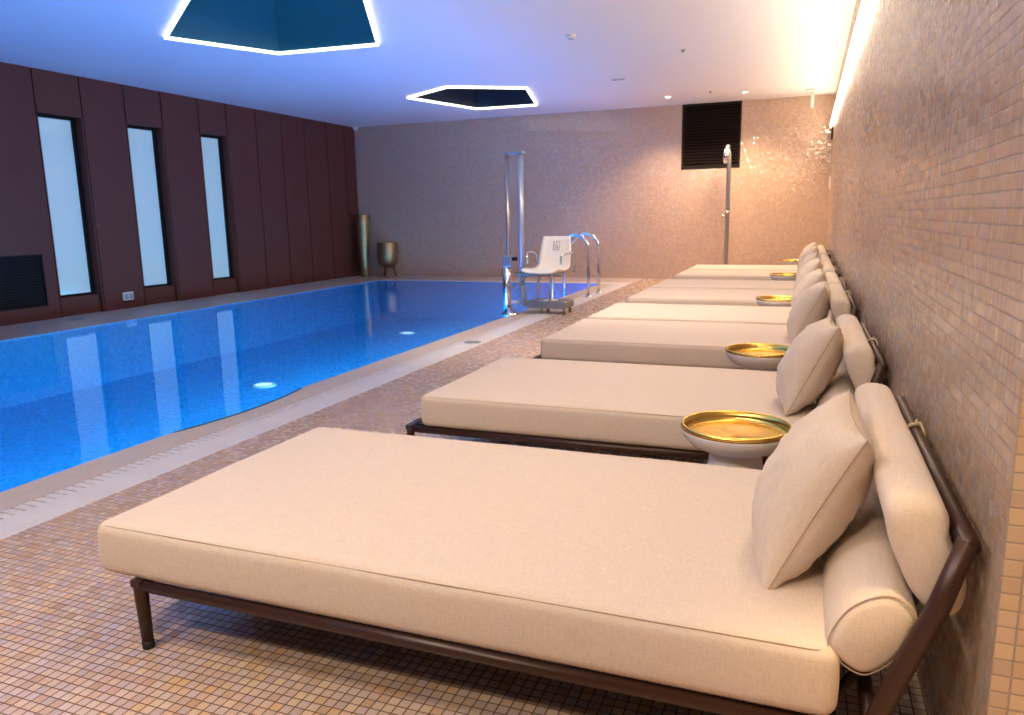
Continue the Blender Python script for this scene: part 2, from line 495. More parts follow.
# ------------------------------------------------------------------ lamps
def lamp_obj(name, kind, loc, energy, color, rot=(0, 0, 0), **kw):
    l = bpy.data.lights.new(name, kind); l.energy = energy; l.color = color
    for k, v in kw.items(): setattr(l, k, v)
    o = bpy.data.objects.new(name, l); COL.objects.link(o); o.location = loc; o.rotation_euler = rot
    return o
def downlight(x, y, label, e=70, color=None, size=2.2, tilt=0.):
    t = thing('downlight', label, 'downlight', (x, y, H), 0, 'recessed ceiling downlights')
    bm = bmesh.new(); lathe(bm, [(.045, -.001), (.05, -.006), (.062, -.006), (.066, -.001), (.045, -.001)], 24)
    link('trim_ring', bm, M['smoke'], t, smooth=True)
    bm = bmesh.new(); lathe(bm, [(0, -.004), (.046, -.003), (.046, -.001), (0, -.001)], 24)
    link('lens', bm, M['lamp'], t)
    lo = lamp_obj('bulb', 'SPOT', (0, 0, -.03), e, (1., .83, .64) if color is None else color, spot_size=size, spot_blend=.6, shadow_soft_size=.25)
    lo.parent = t; lo.rotation_euler = (tilt, 0, 0)
    return t
downlight(-2.68, 15.61, 'small lit ceiling downlight left of the dark louvred panel', 400, (1., .76, .58))
downlight(-1.23, 15.70, 'small lit ceiling downlight above right edge of the dark louvred panel', 500, (1., .70, .42))
downlight(-.9, 7.4, 'lit ceiling downlight above the third daybed', 130, tilt=.5)
downlight(-1.0, 5.0, 'lit ceiling downlight above the second daybed', 85)
downlight(-1.0, 2.4, 'lit ceiling downlight above the nearest daybed', 20)
downlight(-2.4, .6, 'added unseen fill lamp above the near pool deck', 320)  # unseen lamp added to brighten the floor near the camera
downlight(.85, 1.12, 'added unseen wash lamp above the niche beside the right wall', 620, (1., .68, .32), .8)  # unseen lamp added to warm the near end face of the wall
downlight(-.7, -.9, 'added unseen fill lamp behind the camera above the daybed side', 345, tilt=.45)  # unseen fill added to lift the near mattress side
downlight(-2.6, -.9, 'added unseen fill lamp behind the camera above the pool side', 215, tilt=.4)  # unseen fill added for the near floor on the pool side
downlight(-2.6, 7.7, 'added unseen fill lamp above the pool deck by the third daybed', 400, tilt=.55)  # unseen tilted lamp added to brighten the far deck and beds

# underwater lamps on the pool wall under the marble edge
for y, e in ((0., 120), (2.6, 120), (5.3, 140), (8.0, 140), (10.7, 130), (13.4, 130)):
    # one lamp washes the pool floor; an added second tints the ceiling violet
    lamp_obj('underwater_light', 'AREA', (P1-.10, y, -.40), e*1.65, (.14, .68, .90), (0, math.radians(90-66), 0), shape='RECTANGLE', size=.25, size_y=1.2)
    lamp_obj('underwater_light', 'AREA', (P1-.10, y+1.3, -.45), e*.14, (.70, .26, 1.), (0, math.radians(90+50), 0), shape='RECTANGLE', size=.25, size_y=1.0)
for (x, y, lab) in ((-6.96, 8.31, 'round white underwater lamp on pool floor nearer the daybeds'),
                    (-7.36, 13.13, 'round white underwater lamp on pool floor nearer the back wall')):
    t = thing('pool_lamp', lab, 'pool lamp', (x, y, PD), 0, 'round lamps on the pool floor')
    bm = bmesh.new(); lathe(bm, [(0, .012), (.12, .012), (.13, .0)], 28)
    link('lens', bm, M['plamp'], t)
    bm = bmesh.new(); lathe(bm, [(.13, .0), (.13, .02), (.155, .018), (.165, 0)], 28)
    link('bezel', bm, M['white'], t, smooth=True)

# ------------------------------------------------------------------ daybeds
def soft_box(bm, x0, x1, y0, y1, z0, z1, r, nx, ny, nz, puff=0., seed=0, rough=.0):
    """cushion: a subdivided box with rounded edges and a little puff"""
    cx, cy, cz = (x0+x1)/2, (y0+y1)/2, (z0+z1)/2; hx, hy, hz = (x1-x0)/2, (y1-y0)/2, (z1-z0)/2
    def P(u, v, w):
        p = Vector((u*hx, v*hy, w*hz))
        q = Vector((max(-hx+r, min(hx-r, p.x)), max(-hy+r, min(hy-r, p.y)), max(-hz+r, min(hz-r, p.z))))
        d = p-q
        if d.length > 1e-9: d = d.normalized()*r
        s = q+d
        k = puff*(1-u*u)*(1-v*v)
        if abs(w) > .99: s.z += math.copysign(k, w)
        if abs(v) > .99: s.y += math.copysign(puff*.5*(1-w*w), v)
        if abs(u) > .99: s.x += math.copysign(puff*.5*(1-w*w), u)
        nn = noise.noise(Vector((s.x*3+seed, s.y*3, s.z*3)))
        s.z += nn*rough*(1 if w > 0 else 0)
        return s + Vector((cx, cy, cz))
    def axis(n, h):
        # extra cuts inside the rounded border
        a = [-1, -1+.35*r/h, -1+.7*r/h, -1+1.0*r/h]
        mid = [(-1+r/h) + (2-2*r/h)*i/n for i in range(1, n)]
        return a + mid + [1-1.0*r/h, 1-.7*r/h, 1-.35*r/h, 1]
    AX, AY, AZ = axis(nx, hx), axis(ny, hy), axis(nz, hz)
    cache = {}
    def V(u, v, w):
        k = (round(u, 5), round(v, 5), round(w, 5))
        if k not in cache: cache[k] = bm.verts.new(P(u, v, w))
        return cache[k]
    def grid(A, B, f):
        for i in range(len(A)-1):
            for j in range(len(B)-1):
                bm.faces.new((f(A[i], B[j]), f(A[i+1], B[j]), f(A[i+1], B[j+1]), f(A[i], B[j+1])))
    for w in (-1, 1):
        grid(AX, AY, lambda a, b: V(a, b, w))
        grid(AX, AZ, lambda a, b: V(a, w, b))
        grid(AY, AZ, lambda a, b: V(w, a, b))
    return P

def loft_bolster(bm, outline, y0, y1, r_end=.02, n=14, wob=.003, seed=0):
    """long bolster: rounded outline in (x, z) lofted along y with softly rolled ends"""
    pts = []
    m = len(outline)
    c = Vector((sum(p[0] for p in outline)/m, sum(p[1] for p in outline)/m))
    secs = [(y0, .0), (y0+.001, .72), (y0+r_end*.25, .86), (y0+r_end*.6, .95), (y0+r_end, 1.)]
    secs += [(y0+r_end+(y1-y0-2*r_end)*i/n, 1.+.012*math.sin(PI*i/n)) for i in range(1, n)]
    secs += [(y1-r_end, 1.), (y1-r_end*.6, .95), (y1-r_end*.25, .86), (y1-.001, .72)]
    # smooth closed outline (Catmull-Rom)
    sm = []
    for i in range(m):
        p0, p1, p2, p3 = [Vector(outline[(i+k-1) % m]) for k in range(4)]
        for t in (0, .25, .5, .75):
            sm.append(.5*((2*p1)+(-p0+p2)*t+(2*p0-5*p1+4*p2-p3)*t*t+(-p0+3*p1-3*p2+p3)*t**3))
    rings = []
    for y, s in secs[1:]:
        rg = []
        for p in sm:
            q = c+(p-c)*(s if s > 0 else .01)
            d = noise.noise(Vector((q.x*9+seed, y*5, q.y*9)))*wob
            e = (p-c).normalized()*d
            rg.append(bm.verts.new((q.x+e.x, y, q.y+e.y)))
        rings.append(rg)
    k = len(sm)
    for a, b in zip(rings[:-1], rings[1:]):
        for i in range(k): bm.faces.new((a[i], a[(i+1) % k], b[(i+1) % k], b[i]))
    bm.faces.new(rings[0]); bm.faces.new(list(reversed(rings[-1])))

BW = 1.25                      # bed width along the wall
def make_bed(y0, xf, ff, label, seed, detail=True):
    """daybed with its foot at xf and its back against the right wall; built round its own origin at the near back corner"""
    t = thing('daybed', label, 'daybed', (0, y0, 0), 0, 'linen daybeds in a row along the right wall')
    zf0, zf1 = .195, .245
    # frame: side rails, foot bar, cross bars
    for yy in (.0, BW):
        bm = bmesh.new(); tube(bm, [(ff, yy, .226), (.16, yy, .226)], .020, 14)
        link('side_rail', bm, M['frame'], t, smooth=True)
    bm = bmesh.new(); box(bm, ff-.022, ff+.022, -.022, BW+.022, .222, .25)
    link('foot_bar', bm, M['frame'], t, bevel=.005)
    bm = bmesh.new()
    for x in (-1.5, -1.0, -.5, -.02, .10): box(bm, x-.02, x+.02, .0, BW, .21, .236)
    box(bm, ff+.03, .10, .03, BW-.03, .236, .2475)
    link('support_deck', bm, M['foot'], t)
    # foot legs, tapered and slightly raked
    for yy in (.0, BW):
        bm = bmesh.new()
        tube(bm, [(ff, yy, .245), (ff+.001, yy, .2), (ff+.006, yy, .028)], [.023, .023, .019], 14)
        lg = link('leg', bm, M['frame'], t, smooth=True)
        bm = bmesh.new(); tube(bm, [(ff+.006, yy, .030), (ff+.006, yy, .004), (ff+.006, yy, .0)], [.0200, .0195, .014], 14)
        link('foot_cap', bm, M['foot'], lg, smooth=True)
    # raked back posts that run from the floor up to the top rail
    for yy in (-.012, BW+.012):
        bm = bmesh.new()
        pp = [(.105, yy, 0.), (.135, yy, .10), (.185, yy, .24), (.245, yy, .42), (.30, yy, .57), (.343, yy, .725)]
        tube(bm, pp, [.020, .021, .023, .0235, .023, .021], 14)
        link('back_post', bm, M['frame'], t, smooth=True)
    bm = bmesh.new()
    tube(bm, [(.345, -.022, .718), (.345, BW+.022, .718)], .021, 16)
    link('top_rail', bm, M['frame'], t, smooth=True)
    bm = bmesh.new()           # back braces under the bolster
    for yy in (.14, BW-.14):
        tube(bm, [(.13, yy, .235), (.26, yy, .47), (.342, yy, .70)], .014, 8)
    tube(bm, [(.19, 0, .255), (.19, BW, .255)], .016, 8)
    link('back_brace', bm, M['frame'], t, smooth=True)
    # mattress
    bm = bmesh.new()
    x0, x1 = xf, .118
    soft_box(bm, x0, x1, -.010, BW+.0, .243, .426, .035, 16, 10, 4, puff=.008, seed=seed, rough=.004)
    mt = link('mattress', bm, M['fabric'], t, smooth=True)
    if detail:
        r = .035; z = .4255
        for nm, zz in (('top_seam', .416), ('bottom_seam', .254)):
            bm = bmesh.new()
            o = .0205
            a, b, c, d = x0+.010, x1-.010, .000, BW-.010
            rr = .05
            path = []
            for (cx, cy, s) in ((a+rr, c+rr, PI), (b-rr, c+rr, 1.5*PI), (b-rr, d-rr, 0), (a+rr, d-rr, .5*PI)):
                path += [(cx+rr*math.cos(s+.5*PI*i/5), cy+rr*math.sin(s+.5*PI*i/5), zz) for i in range(6)]
            path.append(path[0])
            tube(bm, path, .0021, 6, cap=False)
            link(nm, bm, M['piping'], mt, smooth=True)
    # lower bolster, a soft five-sided roll lying behind the mattress
    bm = bmesh.new()
    lo = [(.088, .43), (.118, .385), (.165, .362), (.205, .385), (.243, .432), (.262, .48), (.268, .53), (.222, .568), (.170, .555), (.120, .51)]
    loft_bolster(bm, lo, .005, BW-.005, .03, 14, .004, seed)
    lb = link('lower_bolster', bm, M['fabric'], t, smooth=True)
    if detail:
        bm = bmesh.new(); c0 = Vector((.178, .468))
        q = [c0+(Vector(p)-c0)*.965 for p in lo]; q.append(q[0])
        sq = []
        for i in range(len(lo)):
            p0, p1, p2, p3 = [q[(i+k-1) % len(lo)] for k in range(4)]
            sq += [.5*((2*p1)+(-p0+p2)*t_+(2*p0-5*p1+4*p2-p3)*t_*t_+(-p0+3*p1-3*p2+p3)*t_**3) for t_ in (0, .25, .5, .75)]
        sq.append(sq[0])
        tube(bm, [(p.x, .0165, p.y) for p in sq], .0018, 6, cap=False)
        link('bolster_seam', bm, M['piping'], lb, smooth=True)
    # back bolster resting against the rail
    bm = bmesh.new()
    up = [(.19, .765), (.20, .70), (.226, .63), (.258, .565), (.30, .527), (.342, .527), (.360, .57), (.356, .63), (.332, .675), (.318, .715), (.314, .755), (.288, .790), (.226, .795)]
    loft_bolster(bm, up, .02, BW-.02, .035, 14, .004, seed+3)
    link('back_bolster', bm, M['fabric'], t, smooth=True)
    # cord ties over the rail
    for yy in ((.85, .60, 1.05)[int(seed/11.3+.5) % 3],):
        bm = bmesh.new()
        tube(bm, [(.345+.027*math.cos(a), yy+.004*math.sin(2*a), .718+.027*math.sin(a)) for a in [2*PI*i/16 for i in range(17)]], .0042, 6, cap=False)
        tube(bm, [(.345+.027*math.cos(a), yy+.012+.004*math.sin(3*a), .718+.027*math.sin(a)) for a in [2*PI*i/16 for i in range(17)]], .0042, 6, cap=False)
        tube(bm, [(.345, yy+.006, .748), (.352, yy+.03, .752), (.364, yy+.055, .735), (.372, yy+.06, .70)], .004, 6)
        tube(bm, [(.345, yy+.006, .748), (.358, yy-.01, .752), (.370, yy-.02, .72), (.373, yy-.015, .68)], .004, 6)
        link('cord_tie', bm, M['rope'], t, smooth=True)
    return t

BEDS = [1.705, 3.655, 5.736, 7.13, 8.955, 10.40, 12.42, 13.82]
bed_lab = ['nearest linen daybed in the foreground with dark bronze frame and raked back post in view',
           'second linen daybed from the camera, just behind the nearest round brass tray table',
           'third linen daybed from the camera, just behind the second brass tray table',
           'fourth linen daybed from the camera, pushed up behind the third daybed',
           'fifth linen daybed from the camera, just behind the third brass tray table',
           'sixth linen daybed from the camera, pushed up behind the fifth daybed',
           'seventh linen daybed from the camera, just behind the fourth brass tray table',
           'farthest linen daybed, last of the row before the back wall']
for i, y in enumerate(BEDS):
    make_bed(y, -2.172 if i == 0 else -1.985, -2.0 if i == 0 else -2.055, bed_lab[i], i*11.3)

# ------------------------------------------------------------------ pillows
def pillow_mesh(seed, S=.246, T=.125):
    """square throw pillow in the local x (thickness), y, z frame; centre at the origin"""
    bm = bmesh.new(); n = 30
    def P(u, v, s):
        c = (abs(u)**2.2)*(abs(v)**2.2)
        pin = 1 - .09*(1-v*v)*abs(u)**3 
        pinv = 1 - .09*(1-u*u)*abs(v)**3
        y = u*S*(pin); z = v*S*(pinv)
        h = max(0., (1-u*u))**.5 * max(0., (1-v*v))**.5
        rad = math.hypot(u, v)
        wr = noise.noise(Vector((u*5+seed, v*5, s*3)))*.015*h + noise.noise(Vector((u*14+seed, v*3.5, s*2+5)))*.010*(1-h)*max(abs(u), abs(v))*(1 if max(abs(u), abs(v)) < .985 else 0)
        wr += noise.noise(Vector((u*3.5, v*14+seed, s*2+9)))*.010*(1-h)*(1 if max(abs(u), abs(v)) < .985 else 0)
        return Vector((s*(T*h) + s*wr, y, z))
    def ax(i): 
        t = -1+2*i/n
        return math.copysign(1-(1-abs(t))**1.35, t)
    g = {}
    for s in (-1, 1):
        for i in range(n+1):
            for j in range(n+1):
                if i in (0, n) or j in (0, n):
                    if (0, i, j) not in g: g[(0, i, j)] = bm.verts.new(P(ax(i), ax(j), 0))
                    g[(s, i, j)] = g[(0, i, j)]
                else: g[(s, i, j)] = bm.verts.new(P(ax(i), ax(j), s))
        for i in range(n):
            for j in range(n):
                bm.faces.new((g[(s, i, j)], g[(s, i+1, j)], g[(s, i+1, j+1)], g[(s, i, j+1)]))
    sm = bmesh.new()
    path = [P(ax(i), -1, 0) for i in range(n+1)] + [P(1, ax(j), 0) for j in range(1, n+1)] + [P(ax(i), 1, 0) for i in range(n-1, -1, -1)] + [P(-1, ax(j), 0) for j in range(n-1, -1, -1)]
    tube(sm, path, .0022, 6, cap=False)
    return bm, sm
def pillow(cx, cy, cz, lean, yaw, roll, label, seed):
    bm, sm = pillow_mesh(seed)
    o = link('pillow', bm, M['fabric2'], smooth=True)
    tag(o, label, 'pillow', 'square linen pillows propped on the daybeds')
    o.matrix_world = Matrix.Translation((cx, cy, cz)) @ Matrix.Rotation(yaw, 4, 'Z') @ Matrix.Rotation(lean, 4, 'Y') @ Matrix.Rotation(roll, 4, 'X')
    link('pillow_seam', sm, M['piping'], o, smooth=True)
    return o
pil_lab = ['large beige square pillow propped on the nearest daybed',
           'beige square pillow on the second daybed, behind the nearest brass tray table',
           'beige square pillow on the third daybed from the camera',
           'beige square pillow on the fourth daybed from the camera',
           'beige square pillow on the fifth daybed from the camera',
           'beige square pillow on the sixth daybed from the camera',
           'beige square pillow on the seventh daybed from the camera',
           'beige square pillow on the farthest daybed in the row']
PO = [(.045, 2.185, .642), (.045, 4.02, .642), (.05, 6.2, .642), (.05, 7.60, .642), (.05, 9.42, .642), (.05, 10.87, .642), (.05, 12.89, .642), (.05, 14.3, .642)]
for i, (x, y, z) in enumerate(PO):
    pillow(x, y, z, math.radians(26), math.radians([3, 2, -2, 3, 1, -2, 2, 0][i]), math.radians([2, -2, 1, 0, 2, -1, 1, 0][i]), pil_lab[i], i*3.7)

# ------------------------------------------------------------------ side tables
def copy_tree(root, loc, rotz, label):
    r = root.copy(); COL.objects.link(r); r.location = loc; r.rotation_euler = (0, 0, rotz); r['label'] = label
    for ch in list(root.children):
        c = ch.copy(); COL.objects.link(c); c.parent = r
        for g in ch.children:
            d = g.copy(); COL.objects.link(d); d.parent = c
    return r
TY = [3.325, 5.30, 8.62, 12.04, 15.55]
tab_lab = ['white pedestal side table with round brass tray between the first and second daybeds',
           'white pedestal side table with round brass tray between the second and third daybeds',
           'white pedestal side table with brass tray between the fourth and fifth daybeds',
           'white pedestal side table with brass tray between the sixth and seventh daybeds',
           'white pedestal side table with brass tray beyond the farthest daybed']
t = thing('side_table', tab_lab[0], 'side table', (-.245, TY[0], 0), 0, 'round brass tray side tables between the daybeds')
bm = bmesh.new()
lathe(bm, [(0, 0), (.165, 0), (.175, .008), (.172, .03), (.155, .12), (.135, .22), (.118, .31), (.110, .36), (.108, .385), (0, .385)], 48)
auto_smooth(link('pedestal', bm, M['white'], t), 50)
bm = bmesh.new()
lathe(bm, [(0, .370), (.11, .373), (.16, .387), (.20, .408), (.226, .436), (.236, .460), (.238, .474), (.234, .478), (.228, .474), (.219, .444), (.205, .438), (0, .436)], 56)
auto_smooth(link('dish', bm, M['white'], t), 60)
bm = bmesh.new()
lathe(bm, [(0, .446), (.205, .446), (.214, .450), (.219, .466), (.224, .491), (.231, .494), (.237, .491), (.240, .476), (.238, .472)], 64)
auto_smooth(link('brass_tray', bm, M['brass'], t), 60)
for i in range(1, 5):
    copy_tree(t, (-.245, TY[i], 0), i*1.1, tab_lab[i])

# ------------------------------------------------------------------ pool lift with its white seat
lt = thing('pool_lift', 'steel pool lift with tall twin posts and white plastic seat at the pool edge', 'pool lift', (0, 0, 0))
LY = 10.2
bm = bmesh.new(); tube(bm, [(-4.00, LY, .05), (-4.00, LY, 2.28)], .030, 16)
po = link('mast', bm, M['mast'], lt, smooth=True)
bm = bmesh.new(); tube(bm, [(-3.815, LY+.05, .42), (-3.815, LY+.05, 2.28)], .043, 16)
link('rear_mast', bm, M['bluegrey'], lt, smooth=True)
bm = bmesh.new(); box(bm, -4.04, -3.755, LY-.04, LY+.11, 2.275, 2.305)
link('top_plate', bm, M['greymetal'], lt, bevel=.006)
bm = bmesh.new(); tube(bm, [(-4.03, LY-.01, -.02), (-4.03, LY-.01, .83)], .062, 18)
sl = link('sleeve', bm, M['chrome'], lt, smooth=True)
bm = bmesh.new(); box(bm, -4.08, -3.93, LY-.08, LY+.08, .70, .85)
link('carriage', bm, M['greymetal'], lt, bevel=.012)
bm = bmesh.new(); tube(bm, [(-3.93, LY-.02, .81), (-3.86, LY-.02, .81)], .028, 12)
link('control_knob', bm, M['black'], lt, smooth=True)
bm = bmesh.new(); lathe(bm, [(0, 0), (.13, 0), (.135, .012), (.08, .03), (.075, .07), (0, .07)], 24, -4.02+.03, LY)
link('base_flange', bm, M['chrome'], lt, smooth=True)
# seat arm
bm = bmesh.new(); tube(bm, [(-3.9, LY, .60), (-3.72, LY-.03, .585), (-3.2, LY-.03, .585)], .022, 10); tube(bm, [(-3.97, LY, .34), (-3.72, LY-.03, .575)], .018, 10)
link('seat_arm', bm, M['greymetal'], lt, smooth=True)
# seat shell: faces the camera, turned a little to the pool
srot = Matrix.Translation((-3.37, LY+.15, 0)) @ Matrix.Rotation(math.radians(-14), 4, 'Z')
prof = [(-.40, .630, .235), (-.385, .650, .235), (-.30, .655, .232), (-.16, .640, .226), (-.05, .645, .222), (.02, .69, .218), (.055, .78, .212), (.085, .92, .203), (.112, 1.06, .190), (.122, 1.12, .175)]
bm = bmesh.new(); nx = 12; th = .018
grid_t, grid_b = [], []
for (y, z, hw) in prof:
    rt, rb = [], []
    for i in range(nx+1):
        u = -1+2*i/nx
        lip = .035*abs(u)**4
        yy = y - lip*(1 if z > .72 else 0); zz = z + (lip if z < .72 else 0)
        p = srot @ Vector((u*hw*1.25, yy, zz)); q = srot @ Vector((u*hw*1.25, yy+(th if z > .70 else 0), zz-(th if z < .70 else 0)))
        rt.append(bm.verts.new(p)); rb.append(bm.verts.new(q))
    grid_t.append(rt); grid_b.append(rb)
R_ = len(prof)
for a in range(R_-1):
    for i in range(nx):
        bm.faces.new((grid_t[a][i], grid_t[a][i+1], grid_t[a+1][i+1], grid_t[a+1][i]))
        bm.faces.new((grid_b[a][i], grid_b[a+1][i], grid_b[a+1][i+1], grid_b[a][i+1]))
    for i in (0, nx):
        bm.faces.new((grid_t[a][i], grid_t[a+1][i], grid_b[a+1][i], grid_b[a][i]))
for a in (0, R_-1):
    for i in range(nx): bm.faces.new((grid_t[a][i], grid_b[a][i], grid_b[a][i+1], grid_t[a][i+1]))
se = link('seat', bm, M['plastic'], lt, smooth=True)
# printed badge: square outline with a small seated figure and a line of type below
def on_back(x, z):
    # front surface of the backrest at height z
    for (y0, z0, _), (y1, z1, _) in zip(prof[5:-1], prof[6:]):
        if z0 <= z <= z1:
            return srot @ Vector((x, y0+(y1-y0)*(z-z0)/(z1-z0)-.004, z))
    return srot @ Vector((x, prof[-1][0], z))
bm = bmesh.new()
def stroke(pts, r=.006):
    tube(bm, [on_back(*p) for p in pts], r, 6, squash=.3)
stroke([(-.05, .93), (-.05, 1.045), (.05, 1.045), (.05, .93), (-.05, .93)], .005)
stroke([(-.012, 1.028), (.0, 1.024), (.008, 1.018)], .008)
stroke([(-.006, 1.012), (-.004, .98), (.020, .978), (.028, .952)], .006)
stroke([(-.018, .992), (-.026, .972), (-.014, .952), (.006, .952), (.014, .966)], .005)
stroke([(-.05, .908), (-.028, .908)], .006); stroke([(-.02, .908), (.008, .908)], .006); stroke([(.016, .908), (.05, .908)], .006)
link('printed_badge', bm, M['ink'], se, smooth=True)
# armrests
for s in (-1, 1):
    bm = bmesh.new()
    pts = [srot @ Vector(p) for p in ((s*.29, .09, .62), (s*.315, .08, .70), (s*.33, .06, .86), (s*.33, -.02, .90), (s*.33, -.20, .89), (s*.285, -.25, .86), (s*.28, -.26, .74))]
    tube(bm, pts, .016, 10)
    link('armrest', bm, M['chrome'], lt, smooth=True)
# under-frame and footrest
bm = bmesh.new()
for s in (-.10, .10):
    tube(bm, [srot @ Vector(p) for p in ((s+.07, -.30, .62), (s+.04, -.30, .50), (s-.03, -.22, .20))], .018, 10)
tube(bm, [srot @ Vector(p) for p in ((-.22, -.3, .62), (.2, -.3, .62))], .018, 8)
link('footrest_tube', bm, M['bluegrey'], lt, smooth=True)
bm = bmesh.new()
box(bm, -3.80, -3.17, LY+.12, LY+.52, .08, .195)
link('step_platform', bm, M['greymetal'], lt, bevel=.02)
bm = bmesh.new(); box(bm, -3.52, -3.33, LY+.115, LY+.27, .195, .212)
link('step_pad', bm, M['plastic'], lt, bevel=.006)
for x, yy in ((-3.56, LY+.17), (-3.22, LY+.17), (-3.56, LY+.47), (-3.22, LY+.47)):
    bm = bmesh.new(); tube(bm, [(x, yy, 0), (x, yy, .09)], .022, 10)
    link('platform_foot', bm, M['greymetal'], lt, smooth=True)
bm = bmesh.new(); tube(bm, [(-4.0, LY, .19), (-3.78, LY+.25, .14)], .03, 10); tube(bm, [(-3.815, LY+.05, .44), (-3.815, LY+.15, .13)], .04, 10)
link('base_link', bm, M['bluegrey'], lt, smooth=True)

# ------------------------------------------------------------------ pool ladder
ld = thing('pool_ladder', 'polished steel pool ladder with two arched handrails beyond the white seat', 'pool ladder', (0, 0, 0))
for yy, xx in ((12.76, -3.51), (13.46, -3.51)):
    bm = bmesh.new()
    r = .27; top = 1.085
    pts = [(xx, yy, 0), (xx, yy, .4), (xx, yy, top-r)] + arc((xx-r, yy, top-r), r, 0, PI*.62, 10) + [(xx-.62, yy, .82), (xx-.66, yy, .4), (xx-.67, yy, -.9)]
    tube(bm, pts, .027, 14)
    h = link('handrail', bm, M['chrome'], ld, smooth=True)
    bm = bmesh.new(); lathe(bm, [(.028, .035), (.05, .03), (.062, .006), (.062, 0), (.028, 0)], 20, xx, yy)
    link('deck_flange', bm, M['chrome'], h, smooth=True)
for z in (-.25, -.5, -.75):
    bm = bmesh.new(); box(bm, -4.22, -4.13, 12.76, 13.46, z-.015, z+.015)
    link('rung', bm, M['chrome'], ld, bevel=.006)

# ------------------------------------------------------------------ shower column against the back wall
sh = thing('shower_column', 'slim steel shower column standing before the back wall and dark louvred panel', 'shower', (-1.545, 16.35, 0))
bm = bmesh.new(); tube(bm, [(0, 0, 0), (0, 0, 2.46), (-.004, -.01, 2.60), (-.02, -.03, 2.70)], [.042, .042, .042, .036], 16)
link('pole', bm, M['greymetal'], sh, smooth=True)
bm = bmesh.new(); lathe(bm, [(0, 0), (.11, 0), (.115, .01), (.055, .025), (.05, .05), (0, .05)], 24)
link('base_flange', bm, M['chrome'], sh, smooth=True)
bm = bmesh.new()
tube(bm, [(-.01, -.03, 2.75), (-.035, -.07, 2.72), (-.055, -.10, 2.56), (-.055, -.12, 2.44)], [.045, .06, .062, .05], 16)
hd = link('shower_head', bm, M['chrome'], sh, smooth=True)
bm = bmesh.new(); tube(bm, [(-.055, -.11, 2.50), (-.06, -.135, 2.40)], [.05, .03], 16)
link('spray_face', bm, M['white'], hd, smooth=True)
bm = bmesh.new(); tube(bm, [(-.02, -.03, 1.34), (-.10, -.06, 1.34)], .03, 14); tube(bm, [(0, -.02, 1.42), (0, -.07, 1.42)], .035, 14)
link('valve_handle', bm, M['chrome'], sh, smooth=True)

# ------------------------------------------------------------------ louvred panel high on the back wall
lv = thing('louvred_panel', 'dark square louvred panel set high in the tiled back wall', 'vent panel', (0, 0, 0))
bm = bmesh.new()
box(bm, LX0, LX0+.04, D-.005, D+.1, LZ0, H); box(bm, LX1-.04, LX1, D-.005, D+.1, LZ0, H); box(bm, LX0, LX1, D-.005, D+.1, LZ0, LZ0+.05); box(bm, LX0, LX1, D-.005, D+.1, H-.04, H)
link('frame', bm, M['louvre'], lv)
bm = bmesh.new(); box(bm, LX0, LX1, D+.09, D+.29, LZ0, H)
link('backing', bm, M['black'], lv)
bm = bmesh.new(); z = LZ0+.06
while z < H-.06:
    v = [(LX0+.04, D+.012, z), (LX0+.04, D+.075, z+.05), (LX0+.04, D+.080, z+.045), (LX0+.04, D+.017, z-.005)]
    a = [bm.verts.new(p) for p in v]; b = [bm.verts.new((LX1-.04, p[1], p[2])) for p in v]
    for i in range(4): bm.faces.new((a[i], a[(i+1) % 4], b[(i+1) % 4], b[i]))
    z += .062
link('slats', bm, M['louvre'], lv)

# ------------------------------------------------------------------ vent grille and socket on the bronze wall
vg = thing('vent_grille', 'black rectangular air grille low in the bronze wall left of the windows', 'vent grille', (0, 0, 0))
bm = bmesh.new(); box(bm, XL-.044, XL-.04, VY0, VY1, VZ0, VZ1)
link('backing', bm, M['black'], vg)
bm = bmesh.new(); z = VZ0+.02
while z < VZ1-.02:
    box(bm, XL-.04, XL-.012, VY0+.01, VY1-.01, z, z+.012); z += .04
link('slats', bm, M['black'], vg)
bm = bmesh.new()
box(bm, XL-.03, XL+.004, VY0, VY0+.015, VZ0, VZ1); box(bm, XL-.03, XL+.004, VY1-.015, VY1, VZ0, VZ1); box(bm, XL-.03, XL+.004, VY0, VY1, VZ1-.015, VZ1); box(bm, XL-.03, XL+.004, VY0, VY1, VZ0, VZ0+.015)
link('frame', bm, M['seam'], vg)
so = thing('wall_socket', 'small white socket box low on the bronze wall between first two windows', 'socket', (XL, 9.5, .2))
bm = bmesh.new(); box(bm, .0, .05, -.10, .10, -.06, .075)
link('housing', bm, M['smoke'], so, bevel=.01)
bm = bmesh.new(); box(bm, .05, .056, -.085, -.01, -.045, .05); box(bm, .05, .056, .01, .085, -.045, .05)
link('flap', bm, M['grey'], so)
bm = bmesh.new(); box(bm, .0, .045, -.09, .09, -.085, -.06)  # dark block along the lower edge of the box
link('dark_lower_part', bm, M['black'], so)

